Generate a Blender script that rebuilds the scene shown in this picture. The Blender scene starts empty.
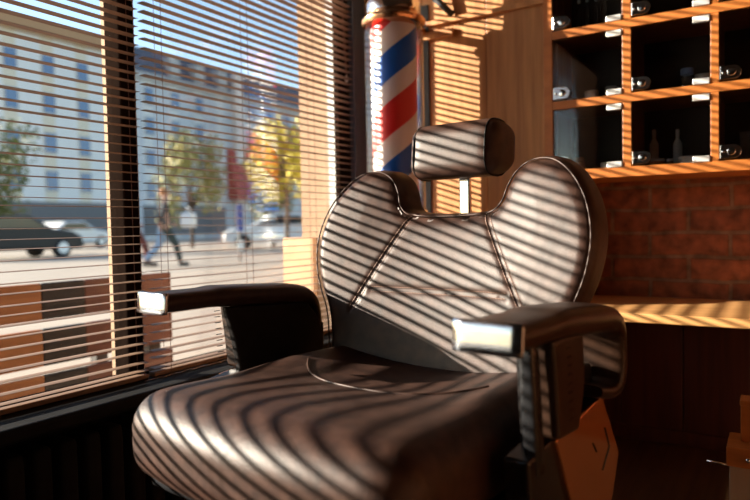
import bpy, bmesh, math, random
from mathutils import Vector, Matrix
random.seed(7)
PI = math.pi
col = bpy.context.scene.collection
scene = bpy.context.scene

# ---------------------------------------------------------------- materials
def new_mat(name):
    m = bpy.data.materials.new(name); m.use_nodes = True
    nt = m.node_tree
    return m, nt, nt.nodes['Principled BSDF']

def setp(b, **kw):
    names = {'rough': 'Roughness', 'metal': 'Metallic', 'spec': 'Specular IOR Level', 'coat': 'Coat Weight',
             'coat_rough': 'Coat Roughness', 'sheen': 'Sheen Weight', 'ior': 'IOR', 'trans': 'Transmission Weight'}
    for k, v in kw.items():
        b.inputs[names[k]].default_value = v

def noise_mat(name, c1, c2, scale=8.0, stretch=(1, 1, 1), bump=0.0, bump_scale=None, detail=4.0, **kw):
    m, nt, b = new_mat(name)
    tc = nt.nodes.new('ShaderNodeTexCoord'); mp = nt.nodes.new('ShaderNodeMapping')
    mp.inputs['Scale'].default_value = stretch
    nt.links.new(tc.outputs['Object'], mp.inputs['Vector'])
    nz = nt.nodes.new('ShaderNodeTexNoise'); nz.inputs['Scale'].default_value = scale; nz.inputs['Detail'].default_value = detail
    nt.links.new(mp.outputs['Vector'], nz.inputs['Vector'])
    rp = nt.nodes.new('ShaderNodeValToRGB')
    rp.color_ramp.elements[0].position = 0.32; rp.color_ramp.elements[1].position = 0.68
    rp.color_ramp.elements[0].color = (*c1, 1); rp.color_ramp.elements[1].color = (*c2, 1)
    nt.links.new(nz.outputs['Fac'], rp.inputs['Fac'])
    nt.links.new(rp.outputs['Color'], b.inputs['Base Color'])
    if bump:
        n2 = nz
        if bump_scale:
            n2 = nt.nodes.new('ShaderNodeTexNoise'); n2.inputs['Scale'].default_value = bump_scale; n2.inputs['Detail'].default_value = 3
            nt.links.new(mp.outputs['Vector'], n2.inputs['Vector'])
        bp = nt.nodes.new('ShaderNodeBump'); bp.inputs['Strength'].default_value = bump; bp.inputs['Distance'].default_value = 0.002
        nt.links.new(n2.outputs['Fac'], bp.inputs['Height']); nt.links.new(bp.outputs['Normal'], b.inputs['Normal'])
    setp(b, **kw)
    return m

def flat_mat(name, c, **kw):
    d = tuple(x * 0.9 for x in c)
    return noise_mat(name, d, c, scale=20, **kw)

def glass_mat(name, tint=(1, 1, 1), refl=1.0, rough=0.02):
    m, nt, b = new_mat(name)
    nt.nodes.remove(b)
    out = nt.nodes['Material Output']
    tr = nt.nodes.new('ShaderNodeBsdfTransparent'); tr.inputs['Color'].default_value = (*tint, 1)
    gl = nt.nodes.new('ShaderNodeBsdfGlossy'); gl.inputs['Roughness'].default_value = rough
    fr = nt.nodes.new('ShaderNodeFresnel'); fr.inputs['IOR'].default_value = 1.45
    ml = nt.nodes.new('ShaderNodeMath'); ml.operation = 'MULTIPLY'; ml.inputs[1].default_value = refl
    mx = nt.nodes.new('ShaderNodeMixShader')
    nt.links.new(fr.outputs[0], ml.inputs[0]); nt.links.new(ml.outputs[0], mx.inputs[0])
    nt.links.new(tr.outputs[0], mx.inputs[1]); nt.links.new(gl.outputs[0], mx.inputs[2])
    nt.links.new(mx.outputs[0], out.inputs['Surface'])
    return m

def brick_mat(name):
    m, nt, b = new_mat(name)
    tc = nt.nodes.new('ShaderNodeTexCoord'); sp = nt.nodes.new('ShaderNodeSeparateXYZ'); cb = nt.nodes.new('ShaderNodeCombineXYZ')
    nt.links.new(tc.outputs['Object'], sp.inputs[0])
    nt.links.new(sp.outputs['X'], cb.inputs['X']); nt.links.new(sp.outputs['Z'], cb.inputs['Y'])
    nzv = nt.nodes.new('ShaderNodeTexNoise'); nzv.inputs['Scale'].default_value = 14
    va = nt.nodes.new('ShaderNodeVectorMath'); va.operation = 'MULTIPLY_ADD'
    va.inputs[1].default_value = (0.022, 0.020, 0); nt.links.new(nzv.outputs['Color'], va.inputs[0]); nt.links.new(cb.outputs[0], va.inputs[2])
    br = nt.nodes.new('ShaderNodeTexBrick')
    br.inputs['Scale'].default_value = 1.0; br.inputs['Brick Width'].default_value = 0.255; br.inputs['Row Height'].default_value = 0.083
    br.inputs['Mortar Size'].default_value = 0.0075; br.inputs['Mortar Smooth'].default_value = 0.3
    br.inputs['Color1'].default_value = (0.27, 0.075, 0.03, 1); br.inputs['Color2'].default_value = (0.19, 0.05, 0.022, 1)
    br.inputs['Mortar'].default_value = (0.20, 0.105, 0.062, 1)
    nt.links.new(va.outputs[0], br.inputs['Vector'])
    nz = nt.nodes.new('ShaderNodeTexNoise'); nz.inputs['Scale'].default_value = 22; nz.inputs['Detail'].default_value = 6
    nt.links.new(tc.outputs['Object'], nz.inputs['Vector'])
    rp = nt.nodes.new('ShaderNodeValToRGB'); rp.color_ramp.elements[0].color = (0.35, 0.3, 0.3, 1); rp.color_ramp.elements[1].color = (1.5, 1.45, 1.4, 1); rp.color_ramp.elements[0].position = 0.3; rp.color_ramp.elements[1].position = 0.7
    nt.links.new(nz.outputs['Fac'], rp.inputs['Fac'])
    mx = nt.nodes.new('ShaderNodeMix'); mx.data_type = 'RGBA'; mx.blend_type = 'MULTIPLY'; mx.inputs[0].default_value = 0.8
    nt.links.new(br.outputs['Color'], mx.inputs[6]); nt.links.new(rp.outputs['Color'], mx.inputs[7])
    nt.links.new(mx.outputs[2], b.inputs['Base Color'])
    mt = nt.nodes.new('ShaderNodeMath'); mt.operation = 'SUBTRACT'; nt.links.new(nz.outputs['Fac'], mt.inputs[0]); nt.links.new(br.outputs['Fac'], mt.inputs[1])
    bp = nt.nodes.new('ShaderNodeBump'); bp.inputs['Strength'].default_value = 0.8; bp.inputs['Distance'].default_value = 0.012
    nt.links.new(mt.outputs[0], bp.inputs['Height']); nt.links.new(bp.outputs['Normal'], b.inputs['Normal'])
    setp(b, rough=0.85)
    return m

def helix_mat(name, pitch, offset):
    """blue / white / red spiral of a barber pole from the object's own cylinder coordinates"""
    m, nt, b = new_mat(name)
    tc = nt.nodes.new('ShaderNodeTexCoord'); sp = nt.nodes.new('ShaderNodeSeparateXYZ'); nt.links.new(tc.outputs['Object'], sp.inputs[0])
    at = nt.nodes.new('ShaderNodeMath'); at.operation = 'ARCTAN2'; nt.links.new(sp.outputs['Y'], at.inputs[0]); nt.links.new(sp.outputs['X'], at.inputs[1])
    a1 = nt.nodes.new('ShaderNodeMath'); a1.operation = 'DIVIDE'; a1.inputs[1].default_value = 2 * PI; nt.links.new(at.outputs[0], a1.inputs[0])
    z1 = nt.nodes.new('ShaderNodeMath'); z1.operation = 'DIVIDE'; z1.inputs[1].default_value = pitch; nt.links.new(sp.outputs['Z'], z1.inputs[0])
    sb = nt.nodes.new('ShaderNodeMath'); sb.operation = 'SUBTRACT'; nt.links.new(z1.outputs[0], sb.inputs[0]); nt.links.new(a1.outputs[0], sb.inputs[1])
    ad = nt.nodes.new('ShaderNodeMath'); ad.operation = 'ADD'; ad.inputs[1].default_value = offset + 10; nt.links.new(sb.outputs[0], ad.inputs[0])
    fr = nt.nodes.new('ShaderNodeMath'); fr.operation = 'FRACT'; nt.links.new(ad.outputs[0], fr.inputs[0])
    rp = nt.nodes.new('ShaderNodeValToRGB'); cr = rp.color_ramp; cr.interpolation = 'CONSTANT'
    W = (0.86, 0.80, 0.77, 1)
    cr.elements[0].position = 0; cr.elements[0].color = W
    cr.elements[1].position = 0.22; cr.elements[1].color = (0.78, 0.035, 0.035, 1)
    e = cr.elements.new(0.53); e.color = W
    e = cr.elements.new(0.73); e.color = (0.015, 0.14, 0.60, 1)
    nt.links.new(fr.outputs[0], rp.inputs['Fac']); nt.links.new(rp.outputs['Color'], b.inputs['Base Color'])
    setp(b, rough=0.35)
    return m

def facade_mat(name, a, c, period, phase):
    m, nt, b = new_mat(name)
    tc = nt.nodes.new('ShaderNodeTexCoord'); sp = nt.nodes.new('ShaderNodeSeparateXYZ'); nt.links.new(tc.outputs['Object'], sp.inputs[0])
    d = nt.nodes.new('ShaderNodeMath'); d.operation = 'MULTIPLY_ADD'; d.inputs[1].default_value = 1 / period; d.inputs[2].default_value = phase + 20
    nt.links.new(sp.outputs['Y'], d.inputs[0])
    fr = nt.nodes.new('ShaderNodeMath'); fr.operation = 'FRACT'; nt.links.new(d.outputs[0], fr.inputs[0])
    rp = nt.nodes.new('ShaderNodeValToRGB'); cr = rp.color_ramp
    cr.elements[0].position = 0.0; cr.elements[0].color = (*a, 1)
    cr.elements[1].position = 0.62; cr.elements[1].color = (*a, 1)
    e = cr.elements.new(0.68); e.color = (*c, 1)
    e = cr.elements.new(0.95); e.color = (*c, 1)
    nt.links.new(fr.outputs[0], rp.inputs['Fac']); nt.links.new(rp.outputs['Color'], b.inputs['Base Color'])
    setp(b, rough=0.9)
    return m

M = {}
M['leather'] = noise_mat('brown_leather', (0.028, 0.013, 0.0095), (0.064, 0.031, 0.022), scale=35, bump=0.25, bump_scale=460, rough=0.46, spec=0.34)
M['leather_dark'] = noise_mat('black_leather', (0.006, 0.005, 0.005), (0.011, 0.009, 0.009), scale=30, bump=0.25, bump_scale=300, rough=0.45, spec=0.15)
M['leather_arm'] = noise_mat('arm_leather', (0.018, 0.0085, 0.005), (0.036, 0.017, 0.010), scale=30, bump=0.2, bump_scale=300, rough=0.34, spec=0.35)
M['piping'] = flat_mat('leather_piping', (0.16, 0.11, 0.085), rough=0.35)
M['thread'] = flat_mat('thread', (0.28, 0.17, 0.13), rough=0.6)
M['chrome'] = noise_mat('chrome', (0.78, 0.78, 0.80), (0.88, 0.88, 0.9), scale=6, metal=1.0, rough=0.12)
M['chrome_soft'] = noise_mat('brushed_steel', (0.46, 0.50, 0.56), (0.54, 0.58, 0.64), scale=60, stretch=(1, 1, 12), metal=1.0, rough=0.14)
M['black_metal'] = noise_mat('black_metal', (0.010, 0.010, 0.011), (0.02, 0.02, 0.022), scale=10, rough=0.25, spec=0.5)
M['skirt'] = noise_mat('reflection_panel', (0.74, 0.33, 0.15), (0.82, 0.39, 0.18), scale=5, metal=0.85, rough=0.14)  # orange reflection of the room put into the metal's base colour
M['slat'] = noise_mat('brown_slat', (0.23, 0.145, 0.10), (0.29, 0.19, 0.135), scale=12, stretch=(1, 0.3, 1), rough=0.5, spec=0.12)
M['cord'] = flat_mat('brown_cord', (0.16, 0.075, 0.05), rough=0.8)
M['frame'] = noise_mat('dark_brown_frame', (0.008, 0.005, 0.004), (0.013, 0.008, 0.006), scale=6, stretch=(6, 6, 0.5), rough=0.9, spec=0.0)
M['frame_light'] = flat_mat('pale_reveal', (0.46, 0.45, 0.43), rough=0.7)
M['reveal'] = noise_mat('beige_stucco', (0.30, 0.195, 0.12), (0.36, 0.235, 0.15), scale=18, bump=0.3, rough=0.9)
M['plinth'] = noise_mat('peach_plinth', (0.55, 0.30, 0.17), (0.66, 0.38, 0.22), scale=9, bump=0.4, rough=0.9)
M['charcoal'] = noise_mat('charcoal_paint', (0.036, 0.042, 0.052), (0.048, 0.055, 0.066), scale=14, rough=0.6)
M['black_paint'] = noise_mat('black_paint', (0.006, 0.006, 0.007), (0.011, 0.011, 0.012), scale=14, rough=0.7, spec=0.15)
M['panel_wood'] = noise_mat('panel_wood', (0.40, 0.165, 0.052), (0.62, 0.29, 0.105), scale=5, stretch=(9, 9, 0.55), detail=8, bump=0.15, rough=0.5)
M['cab_wood'] = noise_mat('cabinet_wood', (0.37, 0.112, 0.019), (0.48, 0.155, 0.030), scale=6, stretch=(1, 8, 5), detail=6, bump=0.1, rough=0.42)
M['cab_dark'] = noise_mat('cabinet_back', (0.014, 0.008, 0.006), (0.03, 0.016, 0.010), scale=6, stretch=(1, 1, 8), rough=0.5)
M['top_wood'] = noise_mat('worktop_wood', (0.50, 0.24, 0.08), (0.66, 0.36, 0.14), scale=6, stretch=(0.6, 8, 8), detail=6, bump=0.1, rough=0.45)
M['red_wood'] = noise_mat('red_brown_boards', (0.060, 0.012, 0.005), (0.105, 0.023, 0.009), scale=5, stretch=(9, 9, 0.5), detail=6, bump=0.2, rough=0.55)
M['floor'] = noise_mat('floor_wood', (0.09, 0.040, 0.016), (0.16, 0.075, 0.030), scale=4, stretch=(9, 0.6, 1), detail=6, bump=0.1, rough=0.45)
M['orange_wall'] = noise_mat('orange_wood_wall', (0.20, 0.072, 0.022), (0.27, 0.105, 0.035), scale=4, stretch=(6, 6, 0.4), detail=6, rough=0.6)
M['plaster'] = noise_mat('brown_plaster', (0.07, 0.04, 0.024), (0.09, 0.052, 0.032), scale=9, rough=0.9)
M['ceil'] = noise_mat('dark_ceiling', (0.05, 0.037, 0.03), (0.065, 0.048, 0.038), scale=6, rough=0.9)
M['brick'] = brick_mat('red_brick')
M['win_glass'] = glass_mat('window_glass', (0.97, 0.98, 0.98), 0.25)
M['door_glass'] = glass_mat('smoked_glass', (0.93, 0.93, 0.94), 2.4)
M['clear'] = glass_mat('clear_glass', (0.90, 0.92, 0.92), 1.2)
M['pole_glass'] = glass_mat('pole_glass', (0.93, 0.93, 0.92), 1.1, 0.16)
M['helix'] = helix_mat('barber_spiral', 0.378, 0.363)
M['pole_white'] = flat_mat('pole_liner', (0.66, 0.62, 0.58), rough=0.5)
M['copper'] = noise_mat('copper_ring', (0.62, 0.33, 0.18), (0.75, 0.42, 0.24), scale=10, metal=1.0, rough=0.22)
M['white_plastic'] = flat_mat('white_plastic', (0.70, 0.70, 0.68), rough=0.4)
M['tin'] = noise_mat('tin', (0.62, 0.62, 0.62), (0.75, 0.75, 0.75), scale=30, metal=0.35, rough=0.35)
M['amber'] = flat_mat('amber_jar', (0.36, 0.15, 0.07), rough=0.25)
M['blue_lid'] = flat_mat('blue_lid', (0.22, 0.34, 0.62), rough=0.35)
M['cream'] = flat_mat('cream_label', (0.62, 0.56, 0.48), rough=0.5)
M['grey_card'] = flat_mat('grey_card', (0.12, 0.12, 0.125), rough=0.6)
M['tan_body'] = noise_mat('tan_laminate', (0.42, 0.30, 0.19), (0.50, 0.37, 0.24), scale=6, stretch=(5, 5, 1), rough=0.5)
# outdoors
M['pavement'] = noise_mat('pavement', (0.33, 0.265, 0.20), (0.39, 0.315, 0.24), scale=1.2, rough=0.9)
M['road'] = noise_mat('asphalt', (0.28, 0.235, 0.185), (0.34, 0.285, 0.225), scale=0.8, rough=0.85)
M['facadeA'] = facade_mat('facade_cream', (0.68, 0.68, 0.66), (0.64, 0.58, 0.46), 3.05, 0.45)
M['facadeB'] = facade_mat('facade_grey', (0.50, 0.52, 0.54), (0.62, 0.62, 0.60), 3.1, 0.2)
M['cornice'] = flat_mat('brown_cornice', (0.42, 0.24, 0.12), rough=0.8)
M['mansard'] = noise_mat('slate_roof', (0.05, 0.06, 0.085), (0.09, 0.10, 0.13), scale=1.5, rough=0.7)
M['pane_blue'] = flat_mat('far_window_pane', (0.10, 0.17, 0.30), rough=0.15)
M['pilaster'] = flat_mat('pale_pilaster', (0.80, 0.68, 0.60), rough=0.85)
M['red_awn'] = flat_mat('red_awning', (0.42, 0.06, 0.04), rough=0.7)
M['leaf_dark'] = noise_mat('dark_leaves', (0.05, 0.075, 0.015), (0.16, 0.17, 0.035), scale=1.5, rough=0.6)
M['leaf_yellow'] = noise_mat('yellow_leaves', (0.45, 0.34, 0.03), (0.60, 0.50, 0.06), scale=2.5, rough=0.6)
M['leaf_olive'] = noise_mat('olive_leaves', (0.12, 0.14, 0.03), (0.30, 0.26, 0.07), scale=1.5, rough=0.6)
M['bark'] = noise_mat('bark', (0.05, 0.035, 0.022), (0.09, 0.06, 0.04), scale=6, stretch=(3, 3, 0.6), bump=0.5, rough=0.9)
M['car_black'] = flat_mat('black_car_paint', (0.010, 0.011, 0.013), rough=0.35, spec=0.3)
M['car_white'] = flat_mat('white_car_paint', (0.72, 0.72, 0.70), rough=0.3, coat=0.5)
M['car_glass'] = flat_mat('dark_car_glass', (0.02, 0.03, 0.035), rough=0.08)
M['tyre'] = flat_mat('tyre', (0.012, 0.012, 0.012), rough=0.8)
M['lamp_glass'] = flat_mat('headlamp', (0.75, 0.72, 0.62), rough=0.15)
M['skin'] = flat_mat('skin', (0.48, 0.27, 0.19), rough=0.55)
M['jeans'] = flat_mat('pale_jeans', (0.24, 0.34, 0.46), rough=0.85)
M['dark_trousers'] = flat_mat('dark_trousers', (0.03, 0.045, 0.04), rough=0.85)
M['jacket_grey'] = flat_mat('grey_jacket', (0.045, 0.048, 0.05), rough=0.85)
M['jacket_pale'] = flat_mat('pale_jacket', (0.55, 0.58, 0.62), rough=0.85)
M['red_trousers'] = flat_mat('maroon_trousers', (0.14, 0.04, 0.03), rough=0.85)
M['hair_orange'] = flat_mat('ginger_hair', (0.34, 0.13, 0.04), rough=0.6)
M['hair_dark'] = flat_mat('dark_hair', (0.05, 0.03, 0.02), rough=0.6)
M['bag_white'] = flat_mat('white_bag', (0.72, 0.72, 0.72), rough=0.7)
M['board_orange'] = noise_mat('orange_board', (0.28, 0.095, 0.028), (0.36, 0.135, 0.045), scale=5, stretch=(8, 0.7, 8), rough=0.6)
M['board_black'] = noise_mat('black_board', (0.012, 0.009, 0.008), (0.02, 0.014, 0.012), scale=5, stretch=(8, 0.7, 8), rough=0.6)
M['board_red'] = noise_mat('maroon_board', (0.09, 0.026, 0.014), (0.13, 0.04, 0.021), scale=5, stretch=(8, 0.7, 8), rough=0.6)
M['sign_blue'] = flat_mat('blue_sign', (0.03, 0.05, 0.30), rough=0.4)
M['sign_white'] = flat_mat('white_sign', (0.80, 0.80, 0.78), rough=0.4)
M['post_grey'] = flat_mat('grey_post', (0.30, 0.29, 0.28), rough=0.5)

# ---------------------------------------------------------------- mesh helpers
class MB:
    def __init__(s): s.v = []; s.f = []
    def add(s, vs, fs):
        o = len(s.v); s.v += [tuple(v) for v in vs]; s.f += [tuple(o + i for i in f) for f in fs]; return s
    def box(s, a, b):
        x0, y0, z0 = a; x1, y1, z1 = b
        return s.add([(x0, y0, z0), (x1, y0, z0), (x1, y1, z0), (x0, y1, z0), (x0, y0, z1), (x1, y0, z1), (x1, y1, z1), (x0, y1, z1)],
                     [(0, 3, 2, 1), (4, 5, 6, 7), (0, 1, 5, 4), (1, 2, 6, 5), (2, 3, 7, 6), (3, 0, 4, 7)])
    def prism(s, poly, axis, a, b):
        """poly = list of 2-D points in the two other axes (cyclic order), extruded from a to b along axis"""
        n = len(poly)
        def P(p, t):
            return {0: (t, p[0], p[1]), 1: (p[0], t, p[1]), 2: (p[0], p[1], t)}[axis]
        vs = [P(p, a) for p in poly] + [P(p, b) for p in poly]
        return s.add(vs, [tuple(range(n - 1, -1, -1)), tuple(range(n, 2 * n))] + [(i, (i + 1) % n, n + (i + 1) % n, n + i) for i in range(n)])
    def tube(s, pts, r, n=8, caps=True, closed=False):
        pts = [Vector(p) for p in pts]; m = len(pts); rr = r if isinstance(r, (list, tuple)) else [r] * m
        vs = []; prev = None
        for i, p in enumerate(pts):
            if closed: d = pts[(i + 1) % m] - pts[i - 1]
            else: d = pts[min(i + 1, m - 1)] - pts[max(i - 1, 0)]
            d.normalize()
            if prev is None:
                a = Vector((0, 0, 1)) if abs(d.z) < 0.9 else Vector((1, 0, 0))
                u = d.cross(a).normalized()
            else:
                u = (prev - d * prev.dot(d)).normalized()
            w = d.cross(u); prev = u
            for k in range(n):
                t = 2 * PI * k / n; vs.append(p + (u * math.cos(t) + w * math.sin(t)) * rr[i])
        fs = []
        for i in range(m if closed else m - 1):
            j = (i + 1) % m
            for k in range(n):
                fs.append((i * n + k, i * n + (k + 1) % n, j * n + (k + 1) % n, j * n + k))
        if caps and not closed:
            fs.append(tuple(range(n - 1, -1, -1))); fs.append(tuple((m - 1) * n + k for k in range(n)))
        return s.add(vs, fs)
    def lathe(s, prof, c=(0, 0, 0), n=32, axis=2):
        vs = []; m = len(prof)
        for r, z in prof:
            for k in range(n):
                t = 2 * PI * k / n; a, b = r * math.cos(t), r * math.sin(t)
                p = {2: (a, b, z), 1: (a, z, -b), 0: (z, a, b)}[axis]
                vs.append((c[0] + p[0], c[1] + p[1], c[2] + p[2]))
        fs = []
        for i in range(m - 1):
            for k in range(n):
                fs.append((i * n + k, i * n + (k + 1) % n, (i + 1) * n + (k + 1) % n, (i + 1) * n + k))
        fs.append(tuple(range(n - 1, -1, -1))); fs.append(tuple((m - 1) * n + k for k in range(n)))
        return s.add(vs, fs)
    def sphere(s, c, r, n=10, sc=(1, 1, 1)):
        prof = [(r * math.sin(PI * i / n) + 1e-5, -r * math.cos(PI * i / n)) for i in range(n + 1)]
        o = len(s.v); s.lathe(prof, (0, 0, 0), n + 4)
        for i in range(o, len(s.v)):
            v = s.v[i]; s.v[i] = (c[0] + v[0] * sc[0], c[1] + v[1] * sc[1], c[2] + v[2] * sc[2])
        return s
    def rbox(s, h, r, n=10, fn=None, c=(0, 0, 0)):
        """box of half sizes h with rounded edges r, optional deform fn(Vector)->Vector"""
        bm = bmesh.new(); bmesh.ops.create_cube(bm, size=2.0)
        bmesh.ops.subdivide_edges(bm, edges=bm.edges[:], cuts=n, use_grid_fill=True)
        inner = [max(hh - r, 1e-4) for hh in h]
        for v in bm.verts:
            q = []
            for i in range(3):
                t = v.co[i]; fr = r / h[i]
                # spend more grid lines near the edges
                tt = math.copysign(abs(t) ** 0.75, t)
                q.append(tt * h[i])
            p = Vector(q); cl = Vector([max(-inner[i], min(inner[i], p[i])) for i in range(3)])
            d = p - cl
            if d.length > 1e-7: p = cl + d.normalized() * r
            v.co = p
        vs = []
        for v in bm.verts:
            p = v.co.copy()
            if fn: p = fn(p)
            vs.append((p[0] + c[0], p[1] + c[1], p[2] + c[2]))
        bm.verts.index_update()
        fs = [tuple(v.index for v in f.verts) for f in bm.faces]
        bm.free(); return s.add(vs, fs)
    def build(s, name, mat, parent=None, smooth=False, bevel=0.0, seg=2, recalc=True, loc=None):
        me = bpy.data.meshes.new(name); me.from_pydata(s.v, [], s.f); me.update()
        if recalc:
            bm = bmesh.new(); bm.from_mesh(me); bmesh.ops.recalc_face_normals(bm, faces=bm.faces[:]); bm.to_mesh(me); bm.free()
        me.materials.append(mat)
        if smooth:
            for p in me.polygons: p.use_smooth = True
        o = bpy.data.objects.new(name, me); col.objects.link(o)
        if parent: o.parent = parent
        if loc: o.location = loc
        if bevel:
            m = o.modifiers.new('bevel', 'BEVEL'); m.width = bevel; m.segments = seg; m.limit_method = 'ANGLE'
        if smooth == 'angle':
            pass
        return o

def smooth_by_angle(o, deg=40):
    me = o.data; bm = bmesh.new(); bm.from_mesh(me)
    for e in bm.edges:
        if len(e.link_faces) == 2 and e.calc_face_angle(0) > math.radians(deg): e.smooth = False
    for f in bm.faces: f.smooth = True
    bm.to_mesh(me); bm.free(); return o

def thing(name, label, cat, loc=(0, 0, 0), rotz=0.0, group=None):
    o = bpy.data.objects.new(name, None); o.empty_display_size = 0.05; col.objects.link(o)
    o.location = loc; o.rotation_euler = (0, 0, rotz); o['label'] = label; o['category'] = cat
    if group: o['group'] = group
    return o

def tag(o, label, cat, group=None):
    o['label'] = label; o['category'] = cat
    if group: o['group'] = group
    return o

def struct(o, label=None):
    o['kind'] = 'structure'
    if label: o['label'] = label
    return o

def copy_tree(o, parent=None):
    c = o.copy(); col.objects.link(c)
    if parent: c.parent = parent
    for ch in [k for k in bpy.data.objects if k.parent == o]:
        copy_tree(ch, c)
    return c

EYE = 0.78           # camera height over floor and street

# ---------------------------------------------------------------- camera
yaw, pitch, roll = 0.555795, 0.0356707, -0.0197082
fwd = Vector((-math.sin(yaw) * math.cos(pitch), math.cos(yaw) * math.cos(pitch), -math.sin(pitch)))
rt = Vector((math.cos(yaw), math.sin(yaw), 0)); up = rt.cross(fwd)
r2 = rt * math.cos(roll) + up * math.sin(roll); u2 = -rt * math.sin(roll) + up * math.cos(roll)
cd = bpy.data.cameras.new('camera'); cam = bpy.data.objects.new('camera', cd); col.objects.link(cam)
mw = Matrix(((r2.x, u2.x, -fwd.x, 0), (r2.y, u2.y, -fwd.y, 0), (r2.z, u2.z, -fwd.z, EYE), (0, 0, 0, 1)))
cam.matrix_world = mw
cd.sensor_width = 36.0; cd.lens = 650.543 / 750 * 36.0; cd.clip_start = 0.02; cd.clip_end = 500
cd.dof.use_dof = True; cd.dof.focus_distance = 1.44; cd.dof.aperture_fstop = 2.5
scene.camera = cam

# ---------------------------------------------------------------- light
sd = bpy.data.lights.new('sun', 'SUN'); sun = bpy.data.objects.new('sun', sd); col.objects.link(sun)
sdir = Vector((2.0, 1.0, -0.66)).normalized()
sun.rotation_euler = sdir.to_track_quat('-Z', 'Y').to_euler()
sun.location = (-8, -1, 4)
sd.energy = 21.0; sd.angle = math.radians(0.53); sd.color = (1.0, 0.88, 0.72)

w = bpy.data.worlds.new('sky'); scene.world = w; w.use_nodes = True
nt = w.node_tree; bg = nt.nodes['Background']
sk = nt.nodes.new('ShaderNodeTexSky'); sk.sky_type = 'NISHITA'; sk.sun_disc = False
sk.sun_elevation = math.radians(17); sk.sun_rotation = math.radians(-116.6); sk.air_density = 1.0; sk.dust_density = 0.6; sk.ozone_density = 1.5
nt.links.new(sk.outputs[0], bg.inputs['Color']); bg.inputs['Strength'].default_value = 0.39

scene.view_settings.view_transform = 'Standard'; scene.view_settings.look = 'None'
scene.view_settings.exposure = 0.0; scene.view_settings.gamma = 1.0; scene.view_settings.use_curve_mapping = False

# ---------------------------------------------------------------- room shell
XW = -1.42            # blind plane
struct(MB().box((-1.50, -3.2, -0.06), (2.0, 2.60, 0.0)).build('floor', M['floor']))
struct(MB().box((-1.70, -3.2, 2.55), (2.0, 2.60, 2.65)).build('ceiling', M['ceil']))
# wall with the windows: below the sill, lintel, front pier
wl = MB()
wl.box((-1.62, -3.2, 0.0), (-1.44, 2.16, 0.37))
wl.box((-1.62, -3.2, 2.20), (-1.44, 2.16, 2.55))
wl.box((-1.62, -3.2, 0.37), (-1.44, -1.85, 2.20))
struct(wl.build('wall_left', M['black_paint']))
# back wall: brick recess behind counter
struct(MB().box((-0.70, 2.50, 0.0), (1.7, 2.60, 2.55)).build('wall_back', M['brick']))
struct(MB().box((-1.70, 2.36, 0.0), (-0.70, 2.60, 2.55)).build('wall_back', M['plaster']), 'plain wall behind the wood panelling')
struct(MB().box((1.55, -3.2, 0.0), (1.70, 2.50, 2.55)).build('wall_right', M['orange_wall']))
struct(MB().box((-1.62, -3.35, 0.0), (2.0, -3.2, 2.55)).build('wall_front', M['plaster']))
# charcoal post in the corner between window and panel
struct(MB().box((-1.47, 2.161, 0.0), (-1.425, 2.45, 2.55)).build('trim_1', M['charcoal'], bevel=0.004), 'charcoal corner post beside the window')
# outside reveal of the shop wall and its peach plinth
struct(MB().box((-1.70, 2.161, 0.74), (-1.472, 2.9, 2.9)).box((-1.624, 2.161, 0.0), (-1.472, 2.9, 0.739)).build('trim_2', M['reveal']), 'beige outer wall edge beyond the window')
struct(MB().box((-1.78, 2.13, 0.0), (-1.625, 2.9, 0.74)).build('trim_3', M['plinth']), 'peach plinth at the foot of the outer wall')
# wood panel on the back wall with batten
pm = MB()
for i in range(4):
    x0 = -1.425 + i * 0.26; pm.box((x0, 2.25, 0.0), (min(x0 + 0.2585, -0.681), 2.36, 2.55))
struct(pm.build('trim_4', M['panel_wood'], bevel=0.002), 'orange-brown wood panelling behind the barber pole')
struct(MB().box((-1.14, 2.232, 1.535), (-0.684, 2.25, 1.553)).build('trim_5', M['panel_wood'], bevel=0.002), 'wood batten across the panelling')
# boards under the counter
ub = MB()
for i in range(11):
    x0 = -0.69 + i * 0.205; ub.box((x0, 2.46, 0.03), (min(x0 + 0.202, 1.55), 2.50, 0.50))
struct(ub.build('trim_6', M['red_wood'], bevel=0.003), 'dark red-brown boards under the counter')
struct(MB().box((-0.69, 2.445, 0.0), (1.55, 2.46, 0.05)).build('baseboard_back', M['red_wood'], bevel=0.004))
# sill
struct(MB().box((-1.46, -1.9, 0.362), (-1.29, 2.16, 0.392)).build('trim_7', M['black_paint'], bevel=0.006), 'black window sill')

# windows: dark brown frame with glass
def window(name, y0, y1, jambs):
    fr = MB()
    for a, b in jambs: fr.box((-1.505 if b < 2 else -1.47, a, 0.392), (-1.445, b, 2.2))
    fr.box((-1.505, y0, 0.392), (-1.445, y1, 0.40)); fr.box((-1.505, y0, 2.14), (-1.445, y1, 2.2))
    o = struct(fr.build(name, M['frame'], bevel=0.004))
    MB().box((-1.482, y0, 0.40), (-1.478, y1, 2.14)).build('pane', M['win_glass'], o)
    return o
window('window_1', -1.85, 1.096, [(-1.85, -1.79), (1.096, 1.146)])
w2 = window('window_2', 1.146, 2.104, [(2.082, 2.16)])
struct(MB().box((-1.53, 1.106, 0.392), (-1.506, 1.124, 2.2)).build('trim_8', M['reveal']), 'beige outer cover strip of the mullion')
struct(MB().box((-1.515, 2.104, 0.392), (-1.4705, 2.16, 2.2)).build('trim_9', M['frame_light']), 'white outer window reveal')

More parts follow.
